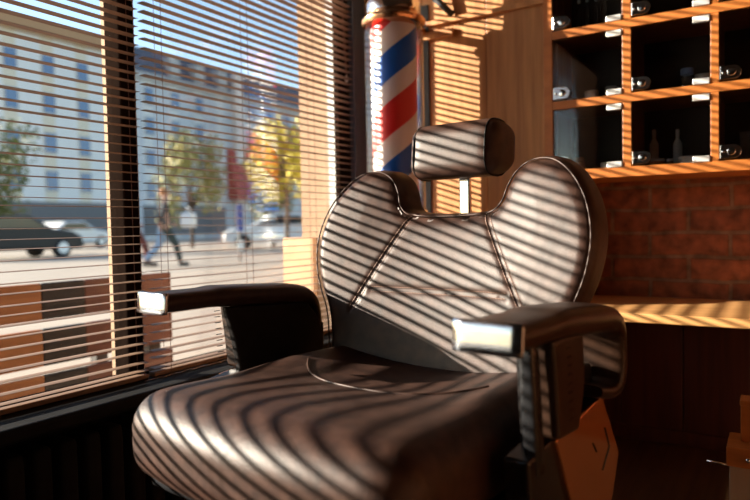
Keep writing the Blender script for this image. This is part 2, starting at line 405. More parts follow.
# ---------------------------------------------------------------- venetian blinds
def blind(label, y0, y1, cords, seed):
    rnd = random.Random(seed)
    t = thing('venetian_blind', label, 'blind', (XW, (y0 + y1) / 2, 2.13))
    yc = (y0 + y1) / 2; zc = 2.13
    mb = MB(); p = 0.0235; n = 5; W = 0.0262; th = 0.0007
    k = 0; z = 0.4145
    while z < 2.10:
        tilt = math.radians(0.5 + rnd.uniform(-2.0, 2.0)); dz = rnd.uniform(-0.0012, 0.0012); sk_ = rnd.uniform(-0.0022, 0.0022)
        if rnd.random() < 0.05: sk_ *= 3.0
        vs = []
        ny = 5
        for j in range(ny):
            yy = y0 + (y1 - y0) * j / (ny - 1); f = j / (ny - 1) - 0.5
            sag = -0.0012 * (1 - (2 * f) ** 2)
            for side in (0, 1):
                for i in range(n):
                    s_ = i / (n - 1) - 0.5; x = s_ * W; c = 0.0009 * (1 - (2 * s_) ** 2) + (th if side == 0 else 0)
                    xx = x * math.cos(tilt) + c * math.sin(tilt); zz = -x * math.sin(tilt) + c * math.cos(tilt)
                    vs.append((xx, yy - yc, z + zz + dz + sag + sk_ * 2 * f - zc))
        fs = []
        R = 2 * n
        for j in range(ny - 1):
            a = j * R; b = a + R
            for i in range(n - 1):
                fs.append((a + i, a + i + 1, b + i + 1, b + i)); fs.append((a + n + i, b + n + i, b + n + i + 1, a + n + i + 1))
            fs.append((a, b, b + n, a + n)); fs.append((a + n - 1, a + 2 * n - 1, b + 2 * n - 1, b + n - 1))
        for a in (0, (ny - 1) * R):
            for i in range(n - 1): fs.append((a + i, a + n + i, a + n + i + 1, a + i + 1))
        mb.add(vs, fs); z += p; k += 1
    o = mb.build('slats', M['slat'], t, smooth=True, recalc=True); smooth_by_angle(o, 35)
    MB().box((-0.018, y0 - yc, 2.10 - zc), (0.018, y1 - yc, 2.14 - zc)).build('headrail', M['slat'], t, bevel=0.003)
    MB().box((-0.013, y0 - yc, 0.393 - zc), (0.013, y1 - yc, 0.405 - zc)).build('bottom_rail', M['slat'], t, bevel=0.003)
    for cy in cords:
        for dx in (-0.0138, 0.0138):
            MB().tube([(dx, cy - yc, 0.40 - zc), (dx, cy - yc, 2.11 - zc)], 0.0008, 6).build('ladder_cord', M['cord'], t)
    return t, yc, zc
blind('brown slatted blind over the left window pane, left of the mullion', -1.80, 1.128, (1.112, 0.70, 0.30, -0.1, -0.5, -0.9, -1.3), 3)
b2, byc, bzc = blind('brown slatted blind right of the mullion with a hanging pull cord', 1.146, 2.128, (1.20, 1.535, 1.87), 5)
pc = MB()
for s in (0, 1):
    pts = []
    for i in range(60):
        zz = 1.72 - i * (1.72 - 1.372) / 59; ph = i * 0.9 + s * PI
        f = i / 59
        yy = 2.103 + 0.022 * f * f + 0.003 * s + (0.010 * s) * (1 - f) * f * 2; xx = -0.016
        pts.append((xx + 0.0010 * math.cos(ph), yy + 0.0010 * math.sin(ph) - byc, zz - bzc))
    pc.tube([(pts[0][0], pts[0][1], 2.10 - bzc)] + pts, 0.0022, 6)
pcord = pc.build('pull_cord', M['cord'], b2, smooth=True)
MB().lathe([(0.001, 0.0), (0.006, 0.003), (0.0075, 0.012), (0.006, 0.022), (0.0025, 0.03)], (-0.016, 2.1265 - byc, 1.345 - bzc), 12).build('tassel', M['cream'], pcord, smooth=True)

# bead chain lying along the sill
bc = MB()
for i in range(62):
    bc.sphere((-1.385 + 0.002 * math.sin(i * 0.8), 1.10 + i * 0.0062, 0.3945), 0.0021, 5)
tag(bc.build('bead_chain', M['chrome'], smooth=True), 'thin beaded chain lying along the black window sill', 'chain')

# radiator under the sill
rd = thing('radiator', 'black ribbed radiator under the black window sill', 'radiator', (-1.375, 0.55, 0.0))
rp_ = MB()
for i in range(27):
    y = -0.78 + i * 0.06; rp_.rbox((0.042, 0.023, 0.125), 0.014, 5, c=(0, y, 0.195))
rp_.build('fins', M['black_paint'], rd, smooth=True)
MB().tube([(0, -0.82, 0.10), (0, 0.82, 0.10)], 0.012, 10).tube([(0, -0.82, 0.29), (0, 0.82, 0.29)], 0.012, 10).build('pipe', M['black_paint'], rd, smooth=True)
for y in (-0.7, 0.7): MB().box((-0.02, y - 0.015, 0.0), (0.02, y + 0.015, 0.10)).build('foot', M['black_paint'], rd, bevel=0.003)

# ---------------------------------------------------------------- barber chair
CR = math.radians(-7)
U0, Y0 = -0.79, 0.95
root = Vector((U0, Y0, 0)); root.rotate(Matrix.Rotation(CR, 3, 'Z'))
ch = thing('barber_chair', 'brown and black leather barber chair with chrome-fronted armrests, facing the viewer', 'chair', root, CR)
def L(u, yc, z): return (u, yc - Y0, z + EYE)

# seat cushion
def seat_fn(p):
    u, v, z = p; fu = u / 0.314; fv = (v + 0.29) / 0.58        # fv 0 front .. 1 back
    v2 = v - 0.035 * (1 - fu * fu) * max(0, 1 - 2.2 * fv)
    top = (z + 0.075) / 0.15
    z2 = z
    back = min(1, max(0, (fv - 0.30) / 0.35)); back = back * back * (3 - 2 * back)
    z2 += top * (0.022 * back * min(1, abs(fu)) ** 2.2 - 0.016 * back * (1 - abs(fu) ** 2))
    z2 += top * 0.010 * (1 - fu * fu) * math.exp(-((fv - 0.16) / 0.16) ** 2)
    wide = 1 - 0.10 * fv
    z2 -= 0.012 * (1 - fv) * (1 - top) * 0.0
    return Vector((u * wide, v2, z2))
seat = MB().rbox((0.314, 0.29, 0.078), 0.062, 26, seat_fn, L(0.024, 0.900, -0.362)).build('seat', M['leather'], ch, smooth=True)
sp = []
for i in range(49):
    t = i / 48; fu = (t * 2 - 1) * 0.74; fv = 0.63 - 0.17 * (1 - abs(fu / 0.74) ** 2.6) + 0.02
    q = seat_fn(Vector((fu * 0.314, fv * 0.58 - 0.29, 0.0785)))
    sp.append(Vector(q) + Vector(L(0.024, 0.900, -0.362)))
MB().tube(sp, 0.0024, 8).build('piping', M['leather'], seat, smooth=True)
MB().rbox((0.30, 0.26, 0.02), 0.012, 6, None, L(0.01, 0.92, -0.455)).build('seat_pan', M['black_metal'], ch, smooth=True)

# backrest outline (u,z about centre) : wings either side of a neck notch
half = [(0.0, 0.0265), (0.045, 0.0272), (0.085, 0.0302), (0.112, 0.036), (0.128, 0.055), (0.137, 0.082), (0.155, 0.112), (0.185, 0.133), (0.222, 0.138), (0.258, 0.128),
        (0.295, 0.098), (0.325, 0.055), (0.343, 0.005), (0.348, -0.045), (0.340, -0.100), (0.322, -0.150), (0.300, -0.195), (0.285, -0.250), (0.275, -0.31), (0.255, -0.345), (0.20, -0.355), (0.10, -0.361), (0.0, -0.363)]
def catmull(P, m):
    out = []
    for i in range(len(P) - 1):
        p0 = Vector(P[max(i - 1, 0)]); p1 = Vector(P[i]); p2 = Vector(P[i + 1]); p3 = Vector(P[min(i + 2, len(P) - 1)])
        for k in range(m):
            t = k / m
            out.append(0.5 * ((2 * p1) + (-p0 + p2) * t + (2 * p0 - 5 * p1 + 4 * p2 - p3) * t * t + (-p0 + 3 * p1 - 3 * p2 + p3) * t ** 3))
    out.append(Vector(P[-1])); return out
rh = catmull(half, 5)
outl = [Vector((p.x, p.y)) for p in rh] + [Vector((-p.x, p.y)) for p in reversed(rh[1:-1])]
NO = len(outl)
def segdist(p, a, b):
    d = b - a; t = max(0, min(1, (p - a).dot(d) / max(d.length_squared, 1e-12))); return (p - (a + d * t)).length
def odist(p):
    return min(segdist(p, outl[i], outl[(i + 1) % NO]) for i in range(NO))
seams = [(Vector((0.093, 0.030)), Vector((0.222, -0.190))), (Vector((-0.093, 0.030)), Vector((-0.222, -0.190))), (Vector((-0.172, -0.143)), Vector((0.172, -0.143)))]
YB = 1.245; CB = 0.012
def back_y(u, z, d, side):
    """depth of backrest surface, side -1 front +1 back"""
    recl = 0.24 * (z + 0.05) - 0.05 * (abs(u) / 0.35) ** 2
    R = 0.030
    e = min(d, R) / R; h = 0.036 * math.sqrt(max(0, 1 - (1 - e) ** 2))
    if side < 0:
        h += 0.016 * (1 - math.exp(-d / 0.06))
        for a, b in seams: h -= 0.0055 * math.exp(-(segdist(Vector((u, z)), a, b) / 0.007) ** 2)
    return YB + recl + side * h
def inset(poly, d):
    out = []
    for i in range(len(poly)):
        t = (poly[(i + 1) % len(poly)] - poly[i - 1]).normalized(); nrm = Vector((t.y, -t.x))
        out.append(poly[i] + nrm * d)
    return out
area = sum(outl[i].x * outl[(i + 1) % NO].y - outl[(i + 1) % NO].x * outl[i].y for i in range(NO))
sgn = -1 if area > 0 else 1       # inset goes inwards
def sheet(side):
    bm = bmesh.new(); rings = []
    ds = [0.0, 0.0008, 0.003, 0.007, 0.013]
    for d in ds: rings.append([bm.verts.new((p.x, 0, p.y)) for p in inset(outl, sgn * d)])
    for a in range(len(rings) - 1):
        for i in range(NO):
            j = (i + 1) % NO; bm.faces.new((rings[a][i], rings[a][j], rings[a + 1][j], rings[a + 1][i]))
    f = bm.faces.new(rings[-1]); bmesh.ops.triangulate(bm, faces=[f])
    for f in bm.faces: f.material_index = 1 if len(f.verts) == 3 else 0
    def cut(co, no):
        inner = [f for f in bm.faces if f.material_index == 1]
        geom = set(inner)
        for f in inner: geom.update(f.edges); geom.update(f.verts)
        bmesh.ops.bisect_plane(bm, geom=list(geom), plane_co=co, plane_no=no, dist=1e-6)
    for i in range(-48, 49): cut((i * 0.0072 + 0.0011, 0, 0), (1, 0, 0))
    for i in range(-49, 19): cut((0, 0, i * 0.0072 + 0.0007), (0, 0, 1))
    bm.verts.index_update()
    vs = []
    ringidx = {}
    for a, d in enumerate(ds):
        for v in rings[a]:
            if v.is_valid: ringidx[v.index] = d
    for v in bm.verts:
        u, z = v.co.x, v.co.z
        d = ringidx.get(v.index); d = odist(Vector((u, z))) if d is None else d
        vs.append((u + CB, back_y(u, z, d, side) - Y0, z + EYE))
    fs = [tuple(v.index for v in f.verts) for f in bm.faces]
    bm.free(); return vs, fs
bk = MB()
va, fa = sheet(-1); bk.add(va, fa); vb, fb = sheet(1); bk.add(vb, fb)
# widen: band between the two sheets gives the cushion its side wall
band = 0.034
n0 = len(va)
bk.v = [v if i < n0 else (v[0], v[1] + band, v[2]) for i, v in enumerate(bk.v)]
for i in range(NO):
    j = (i + 1) % NO; bk.f.append((i, j, n0 + j, n0 + i))
back = bk.build('backrest', M['leather'], ch, smooth=True)
def on_back(p, off=0.0): return (p.x + CB, back_y(p.x, p.y, odist(p), -1) - Y0 - off, p.y + EYE)
MB().tube([(p.x + CB, back_y(p.x, p.y, 0.012, -1) - Y0 - 0.002, p.y + EYE) for p in inset(outl, sgn * 0.006)], 0.0018, 8, closed=True).build('piping', M['leather'], back, smooth=True)
st = MB()
for a, b in seams:
    d = (b - a); nrm = Vector((-d.y, d.x)).normalized(); n = int(d.length / 0.0062)
    for s in (-1, 1):
        for i in range(n):
            t0 = (i + 0.12) / n; t1 = (i + 0.88) / n
            p0 = a + d * t0 + nrm * s * 0.0055; p1 = a + d * t1 + nrm * s * 0.0055
            st.tube([on_back(p0, 0.0004), on_back((p0 + p1) / 2, 0.0010), on_back(p1, 0.0004)], 0.00085, 4)
st.build('stitching', M['thread'], back)

# headrest roll and its post
def head_fn(p):
    z = p.z; y = p.y
    # D shape: flat to the front, rounder behind
    if y > 0: z *= 1 - 0.45 * (y / 0.062) ** 2
    return Vector((p.x, y + 0.10 * z, z))
hr = MB().rbox((0.115, 0.062, 0.063), 0.034, 12, head_fn, L(0.006, 1.300, 0.170)).build('headrest', M['leather'], ch, smooth=True)
def hring(u):
    pts = []
    for i in range(40):
        t = 2 * PI * i / 40; ex = 3.2
        cy = math.copysign(abs(math.cos(t)) ** (2 / ex), math.cos(t)) * 0.0620; cz = math.copysign(abs(math.sin(t)) ** (2 / ex), math.sin(t)) * 0.0628
        q = head_fn(Vector((u, cy, cz))); pts.append(Vector(q) + Vector(L(0.006, 1.300, 0.170)))
    return pts
for u in (-0.093, 0.093):
    MB().tube(hring(u), 0.0022, 6, closed=True).build('piping', M['leather_dark'], hr, smooth=True)
MB().rbox((0.0145, 0.005, 0.14), 0.003, 4, None, L(0.000, 1.322, 0.03)).build('headrest_post', M['chrome'], ch, smooth=True)

# armrests
def sweep(path, hw, ht, ex=3.4, n=20):
    """rounded-rectangle section swept along a path in the (y,z) plane; path = (y, z, width scale, thickness scale)"""
    vs = []; m = len(path)
    for i, (y, z, sw, stt) in enumerate(path):
        a = path[max(i - 1, 0)]; b = path[min(i + 1, m - 1)]
        d = Vector((0, b[0] - a[0], b[1] - a[1])).normalized(); nn = Vector((0, -d.z, d.y))
        for k in range(n):
            t = 2 * PI * k / n
            cu = math.copysign(abs(math.cos(t)) ** (2 / ex), math.cos(t)) * hw * sw; cn = math.copysign(abs(math.sin(t)) ** (2 / ex), math.sin(t)) * ht * stt
            vs.append(Vector((cu, y, z)) + nn * cn)
    fs = [(i * n + k, i * n + (k + 1) % n, (i + 1) * n + (k + 1) % n, (i + 1) * n + k) for i in range(m - 1) for k in range(n)]
    fs += [tuple(range(n - 1, -1, -1)), tuple((m - 1) * n + k for k in range(n))]
    return vs, fs
pathp = catmull([(0.742, -0.1455, 1, 1), (0.80, -0.1455, 1, 1), (0.86, -0.1455, 1, 1.0), (0.90, -0.146, 1.02, 1.15), (1.0, -0.153, 1.03, 1.2), (1.07, -0.159, 1.02, 1.2), (1.105, -0.167, 1.0, 1.1), (1.128, -0.184, 0.98, 0.9), (1.138, -0.206, 0.95, 0.8), (1.143, -0.240, 0.93, 0.75), (1.143, -0.268, 0.9, 0.8), (1.135, -0.284, 0.85, 0.8), (1.105, -0.290, 0.8, 0.6), (1.05, -0.278, 0.75, 0.5)], 4)
def mir(s, u): return s * u
for s, word in ((-1, 'left'), (1, 'right')):
    uc = s * 0.378 + (0.0 if s > 0 else -0.008)
    vs, fs = sweep([(p[0] + (0.035 * max(0, min(1, (p[0] - 0.95) / 0.1)) if s < 0 else 0), p[1], p[2], p[3]) for p in pathp], 0.050, 0.0205)
    arm = MB().add([L(v.x + uc, v.y, v.z) for v in vs], fs).build('armrest', M['leather_arm'], ch, smooth=True)
    smooth_by_angle(arm, 60)
    fp = MB().rbox((0.0515, 0.004, 0.0222), 0.0035, 4, lambda p: Vector((p.x, p.y + 0.10 * p.z, p.z)), L(uc, 0.738, -0.1455)).build('front_plate', M['chrome_soft'], arm, smooth=True)
    fp['label'] = 'brushed metal front plate of the armrest'
    # inner upholstered panel
    prof = [(0.842, -0.168), (0.852, -0.20), (0.866, -0.245), (0.876, -0.30), (0.88, -0.42), (1.13, -0.42), (1.148, -0.31), (1.148, -0.24), (1.09, -0.18)]
    ui = uc - s * (0.036 if s < 0 else 0.016)
    if s < 0: prof = [(y + 0.045, z) for y, z in prof]
    else: prof = [(0.862, -0.168), (0.866, -0.20), (0.870, -0.245), (0.876, -0.30), (0.88, -0.42), (1.10, -0.42), (1.125, -0.295), (1.122, -0.248), (1.07, -0.238), (1.014, -0.228), (1.01, -0.168)]
    MB().prism([(y - Y0, z + EYE) for y, z in prof], 0, ui - 0.010, ui + 0.010).build('inner_panel', M['leather_dark'], ch, bevel=0.006, seg=3)
    prof2 = [(y + (0.06 if s < 0 else 0), z) for y, z in [(0.868, -0.166), (0.878, -0.24), (0.886, -0.315), (0.965, -0.318), (0.990, -0.25), (0.985, -0.166)]]
    uo = uc + s * 0.015
    pn = MB().prism([(y - Y0, z + EYE) for y, z in prof2], 0, min(uo - s * 0.03, uo + s * 0.018), max(uo - s * 0.03, uo + s * 0.018)).build('outer_panel', M['leather_arm'], ch, bevel=0.007, seg=3)
    sm = MB()
    for i in range(9):
        z = -0.185 - i * 0.0135; sm.box(L(uo + s * 0.0165, 0.915 + i * 0.001, z), L(uo + s * 0.0190, 0.930 + i * 0.001, z + 0.0015))
    sm.build('stitching', M['leather_dark'], pn)
    # glossy front post
    MB().rbox((0.012, 0.014, 0.10), 0.007, 5, lambda p: Vector((p.x, p.y + 0.10 * p.z * -1, p.z)), L(uc + s * 0.006, 0.853 if s > 0 else 0.965, -0.262)).build('front_post', M['black_metal'], ch, smooth=True)
    # side skirt box, and a cover whose colour holds the orange reflection
    ub_ = s * 0.392
    MB().prism([(y - Y0, z + EYE) for y, z in [(0.825, -0.332), (1.10, -0.293), (1.185, -0.416), (1.145, -0.50), (0.84, -0.50)]], 0, min(s * 0.350, ub_), max(s * 0.350, ub_)).build('side_box', M['black_metal'], ch, bevel=0.005)
    cov = MB().prism([(y - Y0, z + EYE) for y, z in [(0.905, -0.322), (1.098, -0.295), (1.181, -0.416), (1.143, -0.492), (0.99, -0.492)]], 0, min(ub_ - s * 0.002, ub_ + s * 0.006), max(ub_ - s * 0.002, ub_ + s * 0.006)).build('side_reflection', M['skirt'], ch, bevel=0.002)
    cov['label'] = 'side cover with an orange reflection in its colour'
    sl = MB()
    for pts in ([(1.052, -0.366), (1.068, -0.384)], [(1.108, -0.354), (1.130, -0.392), (1.096, -0.424)]):
        sl.tube([L(ub_ + s * 0.0062, y, z) for y, z in pts], 0.0016, 6)
    sl.build('slot', M['black_metal'], cov)

# pedestal
MB().lathe([(0.055, 0.02), (0.055, 0.18), (0.075, 0.19), (0.075, 0.30)], (0.01, -0.02, 0), 32).build('column', M['chrome'], ch, smooth=True)
smooth_by_angle(MB().lathe([(0.30, 0.0), (0.30, 0.012), (0.26, 0.024), (0.08, 0.035), (0.06, 0.05)], (0.01, -0.02, 0), 48).build('base', M['chrome'], ch), 30)

# ---------------------------------------------------------------- barber pole
PX, PY = -1.160, 2.02
bp_ = thing('barber_pole', 'glass barber pole with blue, white and red spiral mounted by the window', 'barber pole', (PX, PY, 0.80))
def pz(z): return z - 0.80
sp_ = MB().lathe([(0.080, 0.0), (0.080, 0.655)], (0, 0, 0), 64).build('spiral_cylinder', M['helix'], bp_, smooth=True, loc=(0, 0, 0.045)); smooth_by_angle(sp_, 40)
gl_ = MB()
gl_.lathe([(0.1045, pz(0.83)), (0.1045, pz(1.457)), (0.100, pz(1.482)), (0.090, pz(1.494))], (0, 0, 0), 64)
go = gl_.build('glass_cylinder', M['pole_glass'], bp_, smooth=True); smooth_by_angle(go, 40)
smooth_by_angle(MB().lathe([(0.085, pz(1.480)), (0.108, pz(1.486)), (0.113, pz(1.494)), (0.113, pz(1.504)), (0.106, pz(1.512)), (0.080, pz(1.518))], (0, 0, 0), 64).build('copper_ring', M['copper'], bp_), 40)
smooth_by_angle(MB().lathe([(0.080, pz(1.512)), (0.096, pz(1.527)), (0.098, pz(1.557)), (0.090, pz(1.572)), (0.066, pz(1.582)), (0.062, pz(1.61)), (0.062, pz(1.72)), (0.070, pz(1.73)), (0.070, pz(1.75)), (0.03, pz(1.79)), (0.004, pz(1.80))], (0, 0, 0), 64).build('top_cap', M['chrome'], bp_), 35)
smooth_by_angle(MB().lathe([(0.004, pz(0.655)), (0.05, pz(0.66)), (0.12, pz(0.675)), (0.165, pz(0.70)), (0.172, pz(0.73)), (0.172, pz(0.79)), (0.165, pz(0.80)), (0.112, pz(0.812)), (0.11, pz(0.835)), (0.08, pz(0.84))], (0, 0, 0), 64).build('bottom_shade_cap', M['chrome'], bp_), 35)  # wide flare is made up, out of view, to shade the worktop's back
# wall plate and bracket arms
MB().box((-0.025, 0.222, pz(0.80)), (0.025, 0.2295, pz(1.62))).build('wall_plate', M['charcoal'], bp_, bevel=0.002)
for z in (0.785, 1.517):
    MB().box((-0.018, 0.08, pz(z) - 0.012), (0.018, 0.224, pz(z) + 0.012)).build('bracket', M['copper'], bp_, bevel=0.003)
MB().box((-0.02, 0.212, pz(1.485)), (0.13, 0.2295, pz(1.515))).build('mount_bar', M['panel_wood'], bp_, bevel=0.003)
MB().tube([(0.045, 0.18, pz(1.655)), (0.13, 0.215, pz(1.560))], 0.012, 10).build('brace', M['charcoal'], bp_, smooth=True)

# ---------------------------------------------------------------- display cabinet
CF = 2.20                         # front plane
colsx = [(-0.6495, -0.4255), (-0.399, -0.1745), (-0.152, 0.086), (0.110, 0.340)]
rowsz = [(0.9565, 1.162), (1.189, 1.396), (1.423, 1.628)]
X0, X1, ZB, ZT = -0.679, 0.370, 0.9246, 1.662
cb = thing('display_cabinet', 'orange-brown wooden wall cabinet of small glazed compartments above the brick recess', 'cabinet', (X0, 2.50, ZB))
def C(a): return (a[0] - X0, a[1] - 2.50, a[2] - ZB)
def cbox(a, b, name, mat, bevel=0.0015): return MB().box(C(a), C(b)).build(name, M[mat], cb, bevel=bevel)
cbox((X0, CF, ZB), (-0.6495, 2.50, ZT), 'side_panel', 'cab_wood'); cbox((0.340, CF, ZB), (X1, 2.50, ZT), 'side_panel', 'cab_wood')
for z0, z1 in ((ZB, 0.9565), (1.162, 1.189), (1.396, 1.423), (1.628, ZT)):
    cbox((-0.6495, CF, z0), (0.340, 2.50, z1), 'shelf', 'cab_wood')
for i in range(3):
    for z0, z1 in rowsz: cbox((colsx[i][1], CF + 0.001, z0), (colsx[i + 1][0], 2.44, z1), 'divider', 'cab_wood')
cbox((-0.6495, 2.445, ZB + 0.01), (0.340, 2.458, ZT - 0.01), 'back_panel', 'cab_dark')
for ci, (xa, xb) in enumerate(colsx):
    for ri, (za, zb) in enumerate(rowsz):
        g = MB().box(C((xa + 0.003, CF + 0.004, za + 0.003)), C((xb - 0.003, CF + 0.008, zb - 0.003))).build('door', M['door_glass'], cb)
        # D-shaped chrome pivot hinge low on the left
        hx, hz = xa + 0.003, za + 0.026
        prof = [(hx, hz - 0.020), (hx + 0.036, hz - 0.020)] + [(hx + 0.036 + 0.020 * math.cos(t), hz + 0.020 * math.sin(t)) for t in [(-0.4 + 0.1 * k) * PI for k in range(9)]] + [(hx + 0.036, hz + 0.020), (hx, hz + 0.020)]
        hg = MB().prism([(x - X0, z - ZB) for x, z in prof], 1, CF - 0.003 - 2.50, CF + 0.012 - 2.50)
        hg.lathe([(0.001, -0.005), (0.011, -0.004), (0.013, 0.004)], C((hx + 0.030, CF - 0.003, hz)), 16, axis=1).lathe([(0.001, -0.004), (0.005, -0.003), (0.006, 0.004)], C((hx + 0.009, CF - 0.003, hz)), 12, axis=1)
        hg.build('hinge', M['chrome'], g, bevel=0.001)
        for zc in (zb - 0.012, za + 0.009):
            MB().box(C((xb - 0.048, CF - 0.004, zc - 0.009)), C((xb - 0.002, CF + 0.012, zc + 0.009))).build('catch', M['white_plastic' if zc > za + 0.05 else 'tin'], g, bevel=0.0015)

def tin(x, y, z, r, h, mat, label, lid=None, name='tin', cat='tin', group=None):
    t = thing(name, label, cat, (x, y, z), 0, group)
    o = MB().lathe([(r * 0.94, 0.0), (r, 0.003), (r, h * 0.62), (r * 0.97, h * 0.64)], (0, 0, 0), 24).build('body', M[mat], t); smooth_by_angle(o, 35)
    o = MB().lathe([(r * 1.02, h * 0.62), (r * 1.04, h * 0.66), (r * 1.04, h - 0.003), (r * 0.98, h)], (0, 0, 0), 24).build('lid', M[lid or mat], t); smooth_by_angle(o, 35)
    return t
def jar(x, y, z, r, h, label, glass='clear', lid='tin'):
    t = thing('jar', label, 'jar', (x, y, z))
    o = MB().lathe([(r * 0.9, 0.0), (r, 0.004), (r, h * 0.62), (r * 0.75, h * 0.72)], (0, 0, 0), 24).build('body', M[glass], t); smooth_by_angle(o, 40)
    o = MB().lathe([(r * 0.82, h * 0.70), (r * 0.85, h * 0.72), (r * 0.85, h - 0.003), (r * 0.78, h)], (0, 0, 0), 24).build('lid', M[lid], t); smooth_by_angle(o, 40)
    return t
def bottle(x, y, z, r, h, mat, label, cap='tin', group=None):
    t = thing('bottle', label, 'bottle', (x, y, z), 0, group)
    o = MB().lathe([(r * 0.9, 0.0), (r, 0.004), (r, h * 0.62), (r * 0.4, h * 0.76), (r * 0.35, h * 0.86)], (0, 0, 0), 20).build('body', M[mat], t); smooth_by_angle(o, 40)
    o = MB().lathe([(r * 0.45, h * 0.84), (r * 0.45, h - 0.002), (r * 0.38, h)], (0, 0, 0), 20).build('cap', M[cap], t); smooth_by_angle(o, 40)
    return t
z1, z2, z3 = 0.957, 1.1895, 1.4235
tin(-0.529, 2.235, z2, 0.022, 0.026, 'tin', 'small round tin in the middle-row compartment nearest the wood panel', 'cream')
tin(-0.594, 2.240, z2, 0.018, 0.009, 'cream', 'very flat pale tin behind the hinge of the middle left compartment')
jar(-0.468, 2.240, z2, 0.022, 0.034, 'clear squat jar right of the round tin in the middle left compartment')
jar(-0.243, 2.250, z2, 0.022, 0.062, 'clear jar with a blue lid in the middle compartment of the middle row', 'clear', 'blue_lid')
tin(-0.199, 2.260, z2, 0.024, 0.040, 'tin', 'metal tin just right of the blue-lidded jar')
bottle(0.000, 2.260, z2, 0.022, 0.11, 'cream', 'pale bottle at the right edge of the middle row')
jar(-0.576, 2.240, z1, 0.022, 0.042, 'short amber jar at the left of the bottom row', 'amber', 'amber')
tin(-0.474, 2.235, z1, 0.027, 0.018, 'white_plastic', 'flat white tin beside the first divider in the bottom row')
tin(-0.332, 2.250, z1, 0.023, 0.022, 'amber', 'low reddish-brown tin in the middle of the bottom row', 'tin')
tin(-0.291, 2.240, z1, 0.010, 0.018, 'grey_card', 'tiny dark pot between the reddish tin and the wide white tin', 'tin')
tin(-0.233, 2.256, z1, 0.036, 0.023, 'white_plastic', 'wide white tin with a bright lid in the bottom row')
bottle(-0.356, 2.360, z1, 0.014, 0.13, 'white_plastic', 'left one of two slim white bottles at the back of the bottom row')
bottle(-0.285, 2.370, z1, 0.014, 0.125, 'white_plastic', 'right one of two slim white bottles at the back of the bottom row')
bx = thing('carton', 'grey carton in the bottom row at the right edge', 'carton', (-0.047, 2.34, z1))
MB().box((-0.055, -0.04, 0), (0.055, 0.04, 0.085)).build('body', M['grey_card'], bx, bevel=0.002)
MB().box((-0.056, -0.041, 0.085), (0.056, 0.041, 0.092)).build('lid', M['grey_card'], bx, bevel=0.002)
for i, x in enumerate((-0.585, -0.557, -0.529, -0.501)):
    bottle(x, 2.30, z3, 0.011, 0.13, 'clear', ['first', 'second', 'third', 'fourth'][i] + ' slim clear bottle from the left in the top left compartment', 'tin', 'slim clear bottles in the top left compartment')
rod = thing('comb', 'dark comb lying slanted in the top middle compartment', 'comb', (-0.29, 2.27, z3))
cmb = MB().box((-0.075, -0.008, 0), (0.075, 0.0, 0.004))
for i in range(30): cmb.box((-0.072 + i * 0.005, -0.026, 0.0005), (-0.0695 + i * 0.005, -0.008, 0.0032))
cmb.build('comb_body', M['black_metal'], rod)

# ---------------------------------------------------------------- counter
wt = thing('worktop', 'long pale orange wood worktop below the brick recess', 'worktop', (0.43, 2.25, 0))
MB().box((-1.10, -0.25, 0.486), (1.115, 0.209, 0.513)).build('top', M['top_wood'], wt, bevel=0.003)
for x in (-1.08, 1.06): MB().box((x, -0.20, 0.0), (x + 0.03, 0.19, 0.4862)).build('end_panel', M['red_wood'], wt, bevel=0.003)

# small cabinet at the lower right
sc = thing('small_cabinet', 'low narrow tan cabinet with orange wood top at the lower right corner', 'cabinet', (0.06, 1.76, 0.0))
MB().box((-0.157, -0.055, 0.0), (0.30, 0.06, 0.207)).build('body', M['tan_body'], sc, bevel=0.003)
MB().box((-0.163, -0.062, 0.2071), (0.305, 0.065, 0.252)).build('top_board', M['cab_wood'], sc, bevel=0.002)
MB().sphere((-0.118, -0.068, 0.229), 0.006, 8).build('knob', M['chrome'], sc, smooth=True)
MB().tube([(-0.155, -0.04, 0.203), (-0.205, -0.04, 0.205)], 0.0025, 8).build('rail', M['chrome'], sc, smooth=True)
wb = thing('wooden_box', 'upright orange wooden box standing on the low tan cabinet', 'box', (0.08, 1.785, 0.2525))
MB().box((-0.156, -0.030, 0.0), (0.14, 0.030, 0.086)).build('body', M['cab_wood'], wb, bevel=0.002)
MB().box((-0.158, -0.032, 0.0862), (0.142, 0.032, 0.098)).build('lid', M['cab_wood'], wb, bevel=0.002)

# ---------------------------------------------------------------- outdoors
gp = MB().box((-9.5, -40, -0.12), (-1.62, 90, 0.0)).box((-1.62, -40, -0.12), (30, -3.35, 0.0)); struct(gp.build('ground', M['pavement']), 'pale pavement outside the window')
struct(MB().box((-34.0, -60, -0.14), (-9.5, 120, -0.04)).build('road', M['road']), 'street outside the window')
struct(MB().box((-49.9, -60, -0.12), (-34.0, 120, 0.0)).build('far_pavement', M['pavement']), 'pavement across the street')

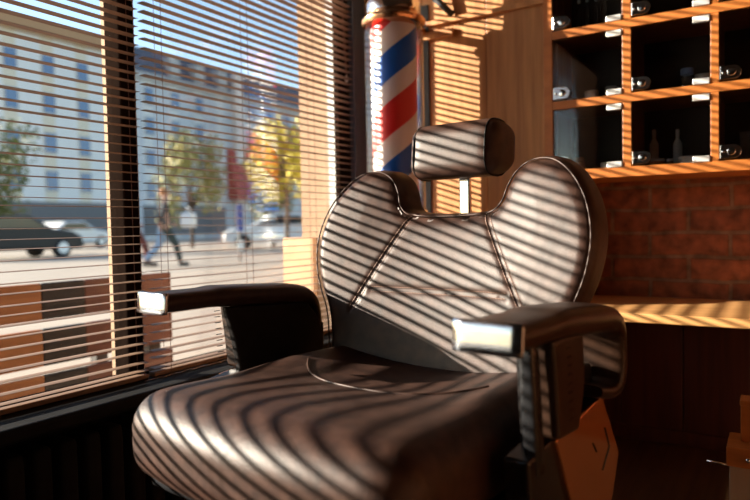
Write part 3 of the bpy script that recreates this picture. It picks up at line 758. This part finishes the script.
def rect_part(name, mat, parent, a, b, bevel=0): return MB().box(a, b).build(name, M[mat], parent, bevel=bevel)
def building(label, y0, y1, H, wallm, win_y, win_z, extras):
    t = thing('apartment_building', label, 'building', (-56, (y0 + y1) / 2, 0)); yc = (y0 + y1) / 2
    MB().box((-6, y0 - yc, 0), (6, y1 - yc, H)).build('wall', M[wallm], t)
    first = None
    for y in win_y:
        for z in win_z:
            if first is None:
                first = MB().box((-0.05, -0.55, -0.85), (0.06, 0.55, 0.85)).build('window', M['frame_light'], t)
                MB().box((0.06, -0.46, -0.76), (0.075, 0.46, 0.76)).build('pane', M['pane_blue'], first)
                o = first
            else: o = copy_tree(first, t)
            o.location = (6.0, y - yc, z)
    extras(t, yc, y0, y1)
    return t
def exA(t, yc, y0, y1):
    rect_part('cornice', 'cornice', t, (-6.3, y0 - yc, 16.5), (6.5, y1 - yc, 17.6)); rect_part('roof', 'mansard', t, (-5, y0 - yc + 0.3, 17.6), (5.2, y1 - yc - 0.3, 18.0))
    rect_part('shop_front', 'grey_card', t, (6.0, y0 - yc + 1, 0.4), (6.1, y1 - yc - 1, 3.3))
building('cream apartment block with brown cornice across the street, left of the mullion', 21, 38.9, 16.5, 'facadeA', [22 + 3.05 * i for i in range(6)], [5.0, 8.05, 11.2, 14.3], exA)
def exB(t, yc, y0, y1):
    MB().prism([(-6, 15.4), (6.2, 15.4), (4.6, 18.2), (-4.6, 18.2)], 1, y0 - yc, y1 - yc).build('roof', M['mansard'], t)
    rect_part('cornice', 'frame_light', t, (-6.2, y0 - yc, 14.9), (6.4, y1 - yc, 15.4))
    for y in (44, 47.2, 50.4): rect_part('dormer', 'frame_light', t, (4.2, y - yc - 0.6, 15.6), (6.3, y - yc + 0.6, 17.4))
    rect_part('pilaster', 'pilaster', t, (6.0, 51.9 - yc, 0), (6.6, 53.0 - yc, 17.6))
    aw = MB().prism([(6.0, 4.0), (6.0, 9.4), (6.25, 9.4), (7.4, 4.0)], 1, 51.0 - yc, 54.0 - yc).build('awning', M['red_awn'], t)
    rect_part('shop_front', 'grey_card', t, (6.0, y0 - yc + 1, 0.4), (6.1, 50.5 - yc, 3.2))
building('grey apartment block with dark slate mansard roof across the street, right of the mullion', 39.0, 76, 14.9, 'facadeB', [41 + 3.1 * i for i in range(3)] + [54.8 + 3.1 * i for i in range(6)], [4.6, 7.6, 10.6, 13.4], exB)

def tree(label, x, y, zc, rx, rz, leaf, seed, n=2600, lobes=12, trunk=0.09, ls=0.13):
    rnd = random.Random(seed)
    t = thing('tree', label, 'tree', (x, y, 0))
    tr = MB(); tr.tube([(0, 0, 0), (0.04, 0.02, zc * 0.4), (0, 0, zc)], [trunk, trunk * 0.8, trunk * 0.5], 8)
    cs = []
    for i in range(lobes):
        a = rnd.uniform(0, 2 * PI); rr = rnd.uniform(0.2, 0.75); h = rnd.uniform(-0.7, 0.8)
        c = (rx * rr * math.cos(a), rx * rr * math.sin(a), zc + rz * h); cs.append(c)
        tr.tube([(0, 0, zc - rz * 0.6), ((c[0]) * 0.5, c[1] * 0.5, (zc - rz * 0.6 + c[2]) / 2 + 0.05), c], [trunk * 0.4, trunk * 0.28, trunk * 0.1], 6)
    tr.build('trunk', M['bark'], t, smooth=True)
    mb = MB()
    for i in range(n):
        c = cs[i % lobes]; d = Vector((rnd.gauss(0, 1), rnd.gauss(0, 1), rnd.gauss(0, 1))).normalized() * (rnd.random() ** 0.5) * 0.45
        p = Vector((c[0] + d.x * rx, c[1] + d.y * rx, c[2] + d.z * rz))
        a = Vector((rnd.gauss(0, 1), rnd.gauss(0, 1), rnd.gauss(0, 0.7))).normalized(); b = a.cross(Vector((rnd.gauss(0, 1), rnd.gauss(0, 1), rnd.gauss(0, 1)))).normalized()
        s = ls * rnd.uniform(0.6, 1.2)
        mb.add([p - a * s, p + b * s * 0.5, p + a * s, p - b * s * 0.5], [(0, 1, 2, 3)])
    f = mb.build('foliage', M[leaf], t, recalc=False)
    return t
tree('dark olive leafy tree at the left edge beyond the parked black car', -25.2, 12.6, 3.2, 2.2, 2.2, 'leaf_dark', 1)
tree('bright yellow autumn tree beside the peach plinth of the outer wall', -9.6, 11.6, 2.55, 0.95, 1.05, 'leaf_yellow', 2, n=2200, ls=0.085, trunk=0.06)
tree('olive and yellow tree behind the walking people', -22.5, 20.6, 3.0, 1.6, 2.1, 'leaf_olive', 3, n=2200)
tree('olive tree between the walking people and the red awning', -18.6, 21.6, 2.7, 1.2, 1.9, 'leaf_olive', 4, n=1800)

# cars
def car(label, paint, loc, rotz):
    t = thing('car', label, 'car', loc, rotz)
    # profile along local y (front = +y)
    prof = [(-2.1, 0.30), (-2.15, 0.75), (-1.95, 0.95), (-1.55, 1.0), (-0.95, 1.40), (0.25, 1.42), (1.05, 0.98), (1.75, 0.88), (2.1, 0.70), (2.15, 0.42), (2.05, 0.28)]
    MB().prism(prof, 0, -0.85, 0.85).build('body', M[paint], t, bevel=0.08, seg=3)
    for s in (-1, 1):
        MB().prism([(-1.35, 1.0), (-0.88, 1.33), (0.2, 1.35), (0.82, 1.0)], 0, min(s * 0.845, s * 0.858), max(s * 0.845, s * 0.858)).build('side_window', M['car_glass'], t)
        for y in (-1.35, 1.35):
            wz = MB().lathe([(0.20, -0.02), (0.31, 0.0), (0.32, 0.04), (0.32, 0.16), (0.30, 0.2)], (s * 0.78 - 0.1, y, 0.32), 24, axis=0).build('wheel', M['tyre'], t, smooth=True)
            MB().lathe([(0.02, 0), (0.20, 0.0), (0.19, 0.02)], (s * 0.88 - 0.01, y, 0.32), 20, axis=0).build('hubcap', M['tin'], wz)
        MB().rbox((0.18, 0.05, 0.07), 0.03, 4, None, (s * 0.58, 2.09, 0.66)).build('headlight', M['lamp_glass'], t, smooth=True)
    MB().prism([(0.30, 1.41), (1.02, 1.0), (1.05, 1.01), (0.33, 1.425)], 0, -0.68, 0.68).build('windscreen', M['car_glass'], t)
    return t
car('black car on the street at the left edge of the view', 'car_black', (-21.3, 11.7, -0.04), 0.0)
car('white car far off behind the front of the black car', 'car_white', (-32.0, 20.8, -0.04), 0.15)
car('white car on the street behind the blue and white sign', 'car_white', (-17.5, 20.6, -0.04), 2.3)

# people
def skinned(name, mat, parent, verts, edges, radii, rootv=0):
    me = bpy.data.meshes.new(name); me.from_pydata(verts, edges, []); me.update()
    o = bpy.data.objects.new(name, me); col.objects.link(o); o.parent = parent
    me.materials.append(mat)
    md = o.modifiers.new('skin', 'SKIN'); md.use_smooth_shade = True
    for i, r in enumerate(radii):
        d = me.skin_vertices[0].data[i]; d.radius = (r, r) if not isinstance(r, tuple) else r; d.use_root = (i == rootv)
    sb = o.modifiers.new('sub', 'SUBSURF'); sb.levels = 1; sb.render_levels = 2
    return o
def person(label, loc, rotz, top, legl, legr, hairm, bag=None):
    t = thing('person', label, 'person', loc, rotz)
    # walking: faces +y ; left leg forward
    V = [(0, 0, 0.95), (0, 0, 1.12), (0, 0.01, 1.34), (0, 0.02, 1.47), (0, 0.035, 1.56), (0, 0.05, 1.66), (0, 0.045, 1.73),
         (0.17, 0.01, 1.40), (0.24, -0.10, 1.15), (0.22, -0.02, 0.93), (0.21, 0.02, 0.85),
         (-0.17, 0.01, 1.40), (-0.23, 0.10, 1.15), (-0.21, 0.28, 0.98), (-0.20, 0.34, 0.93),
         (0.09, 0.03, 0.88), (0.10, 0.24, 0.50), (0.10, 0.33, 0.09), (0.10, 0.45, 0.05),
         (-0.09, -0.03, 0.88), (-0.10, -0.10, 0.49), (-0.10, -0.42, 0.15), (-0.10, -0.34, 0.05)]
    E_ = [(0, 1), (1, 2), (2, 3), (3, 4), (4, 5), (5, 6), (2, 7), (7, 8), (8, 9), (9, 10), (2, 11), (11, 12), (12, 13), (13, 14), (0, 15), (15, 16), (16, 17), (17, 18), (0, 19), (19, 20), (20, 21), (21, 22)]
    Rr = [0.13, 0.125, 0.14, 0.055, 0.075, 0.095, 0.06, 0.055, 0.043, 0.034, 0.03, 0.055, 0.043, 0.034, 0.03, 0.085, 0.058, 0.042, 0.035, 0.085, 0.058, 0.042, 0.035]
    skinned('body', M['skin'], t, V, E_, Rr)
    # clothes as slightly fuller skins
    ji = [0, 1, 2, 7, 8, 9, 11, 12, 13]; mp = {a: i for i, a in enumerate(ji)}
    JV = [V[i] for i in ji]; JE = [(mp[a], mp[b]) for a, b in E_ if a in mp and b in mp]
    skinned('jacket', M[top], t, JV, JE, [0.16, 0.155, 0.165, 0.08, 0.062, 0.05, 0.08, 0.062, 0.05])
    for leg, m_, nm in (((0, 15, 16, 17), legl, 'trouser_leg'), ((0, 19, 20, 21), legr, 'trouser_leg')):
        skinned(nm, M[m_], t, [V[i] for i in leg], [(0, 1), (1, 2), (2, 3)], [0.12, 0.105, 0.08, 0.066])
    for a, b in ((17, 18), (21, 22)):
        p, q = Vector(V[a]), Vector(V[b])
        MB().rbox((0.045, 0.12, 0.045), 0.03, 4, None, ((p.x + q.x) / 2, (p.y + q.y) / 2 + 0.02, 0.05 if a == 17 else 0.07)).build('shoe', M['dark_trousers'], t, smooth=True)
    MB().sphere((0, 0.02, 1.71), 0.105, 10, (0.9, 1.05, 0.95)).build('hair', M[hairm], t, smooth=True)
    MB().rbox((0.013, 0.018, 0.02), 0.008, 3, None, (0, 0.15, 1.645)).build('nose', M['skin'], t, smooth=True)
    return t
def dirz(dx, dy): return math.atan2(-dx, dy)
person('person in dark jacket and pale jeans walking along the street', (-12.0, 10.15, -0.04), dirz(0.5, 1.0), 'jacket_grey', 'dark_trousers', 'jeans', 'hair_orange')
person('person in pale jacket and maroon trousers just right of the mullion', (-12.6, 9.75, -0.04), dirz(0.3, 1.0), 'jacket_pale', 'red_trousers', 'red_trousers', 'hair_dark')
bgp = thing('backpack', 'white bag carried beside the person in the dark jacket', 'bag', (-11.62, 10.55, 1.02), 0.5)
MB().rbox((0.14, 0.20, 0.17), 0.06, 6).build('bag_body', M['bag_white'], bgp, smooth=True)
MB().tube([(0, -0.14, 0.14), (0, -0.08, 0.30), (0, 0.08, 0.30), (0, 0.14, 0.14)], 0.012, 6).build('strap', M['bag_white'], bgp, smooth=True)

# slatted bench just outside the window
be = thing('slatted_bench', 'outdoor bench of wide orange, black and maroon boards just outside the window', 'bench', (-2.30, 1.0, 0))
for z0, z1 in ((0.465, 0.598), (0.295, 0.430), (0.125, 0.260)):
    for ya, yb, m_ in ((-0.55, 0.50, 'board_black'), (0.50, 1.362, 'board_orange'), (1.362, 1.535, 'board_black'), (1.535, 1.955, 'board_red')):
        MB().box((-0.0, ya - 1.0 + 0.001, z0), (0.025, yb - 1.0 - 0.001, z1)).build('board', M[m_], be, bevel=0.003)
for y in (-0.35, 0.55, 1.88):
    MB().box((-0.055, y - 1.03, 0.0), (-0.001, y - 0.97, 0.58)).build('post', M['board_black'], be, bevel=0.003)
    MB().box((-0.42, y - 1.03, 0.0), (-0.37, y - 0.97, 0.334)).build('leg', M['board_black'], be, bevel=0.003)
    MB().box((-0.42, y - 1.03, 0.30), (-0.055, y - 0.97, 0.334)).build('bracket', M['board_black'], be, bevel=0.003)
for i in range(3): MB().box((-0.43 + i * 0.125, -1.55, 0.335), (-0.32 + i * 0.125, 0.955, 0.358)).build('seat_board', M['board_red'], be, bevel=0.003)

# street sign with blue and white panels
ss = thing('street_sign', 'blue and white sign on a post beside the yellow tree', 'sign', (-10.9, 11.45, 0))
MB().tube([(0, 0, 0), (0, 0, 1.42)], 0.03, 10).build('post', M['post_grey'], ss, smooth=True)
rz = MB().box((0.032, -0.10, 0.74), (0.05, 0.10, 1.38)).build('blue_panel', M['sign_blue'], ss, bevel=0.004)
MB().box((0.032, -0.10, 0.30), (0.05, 0.10, 0.52)).build('white_panel', M['sign_white'], ss, bevel=0.004)
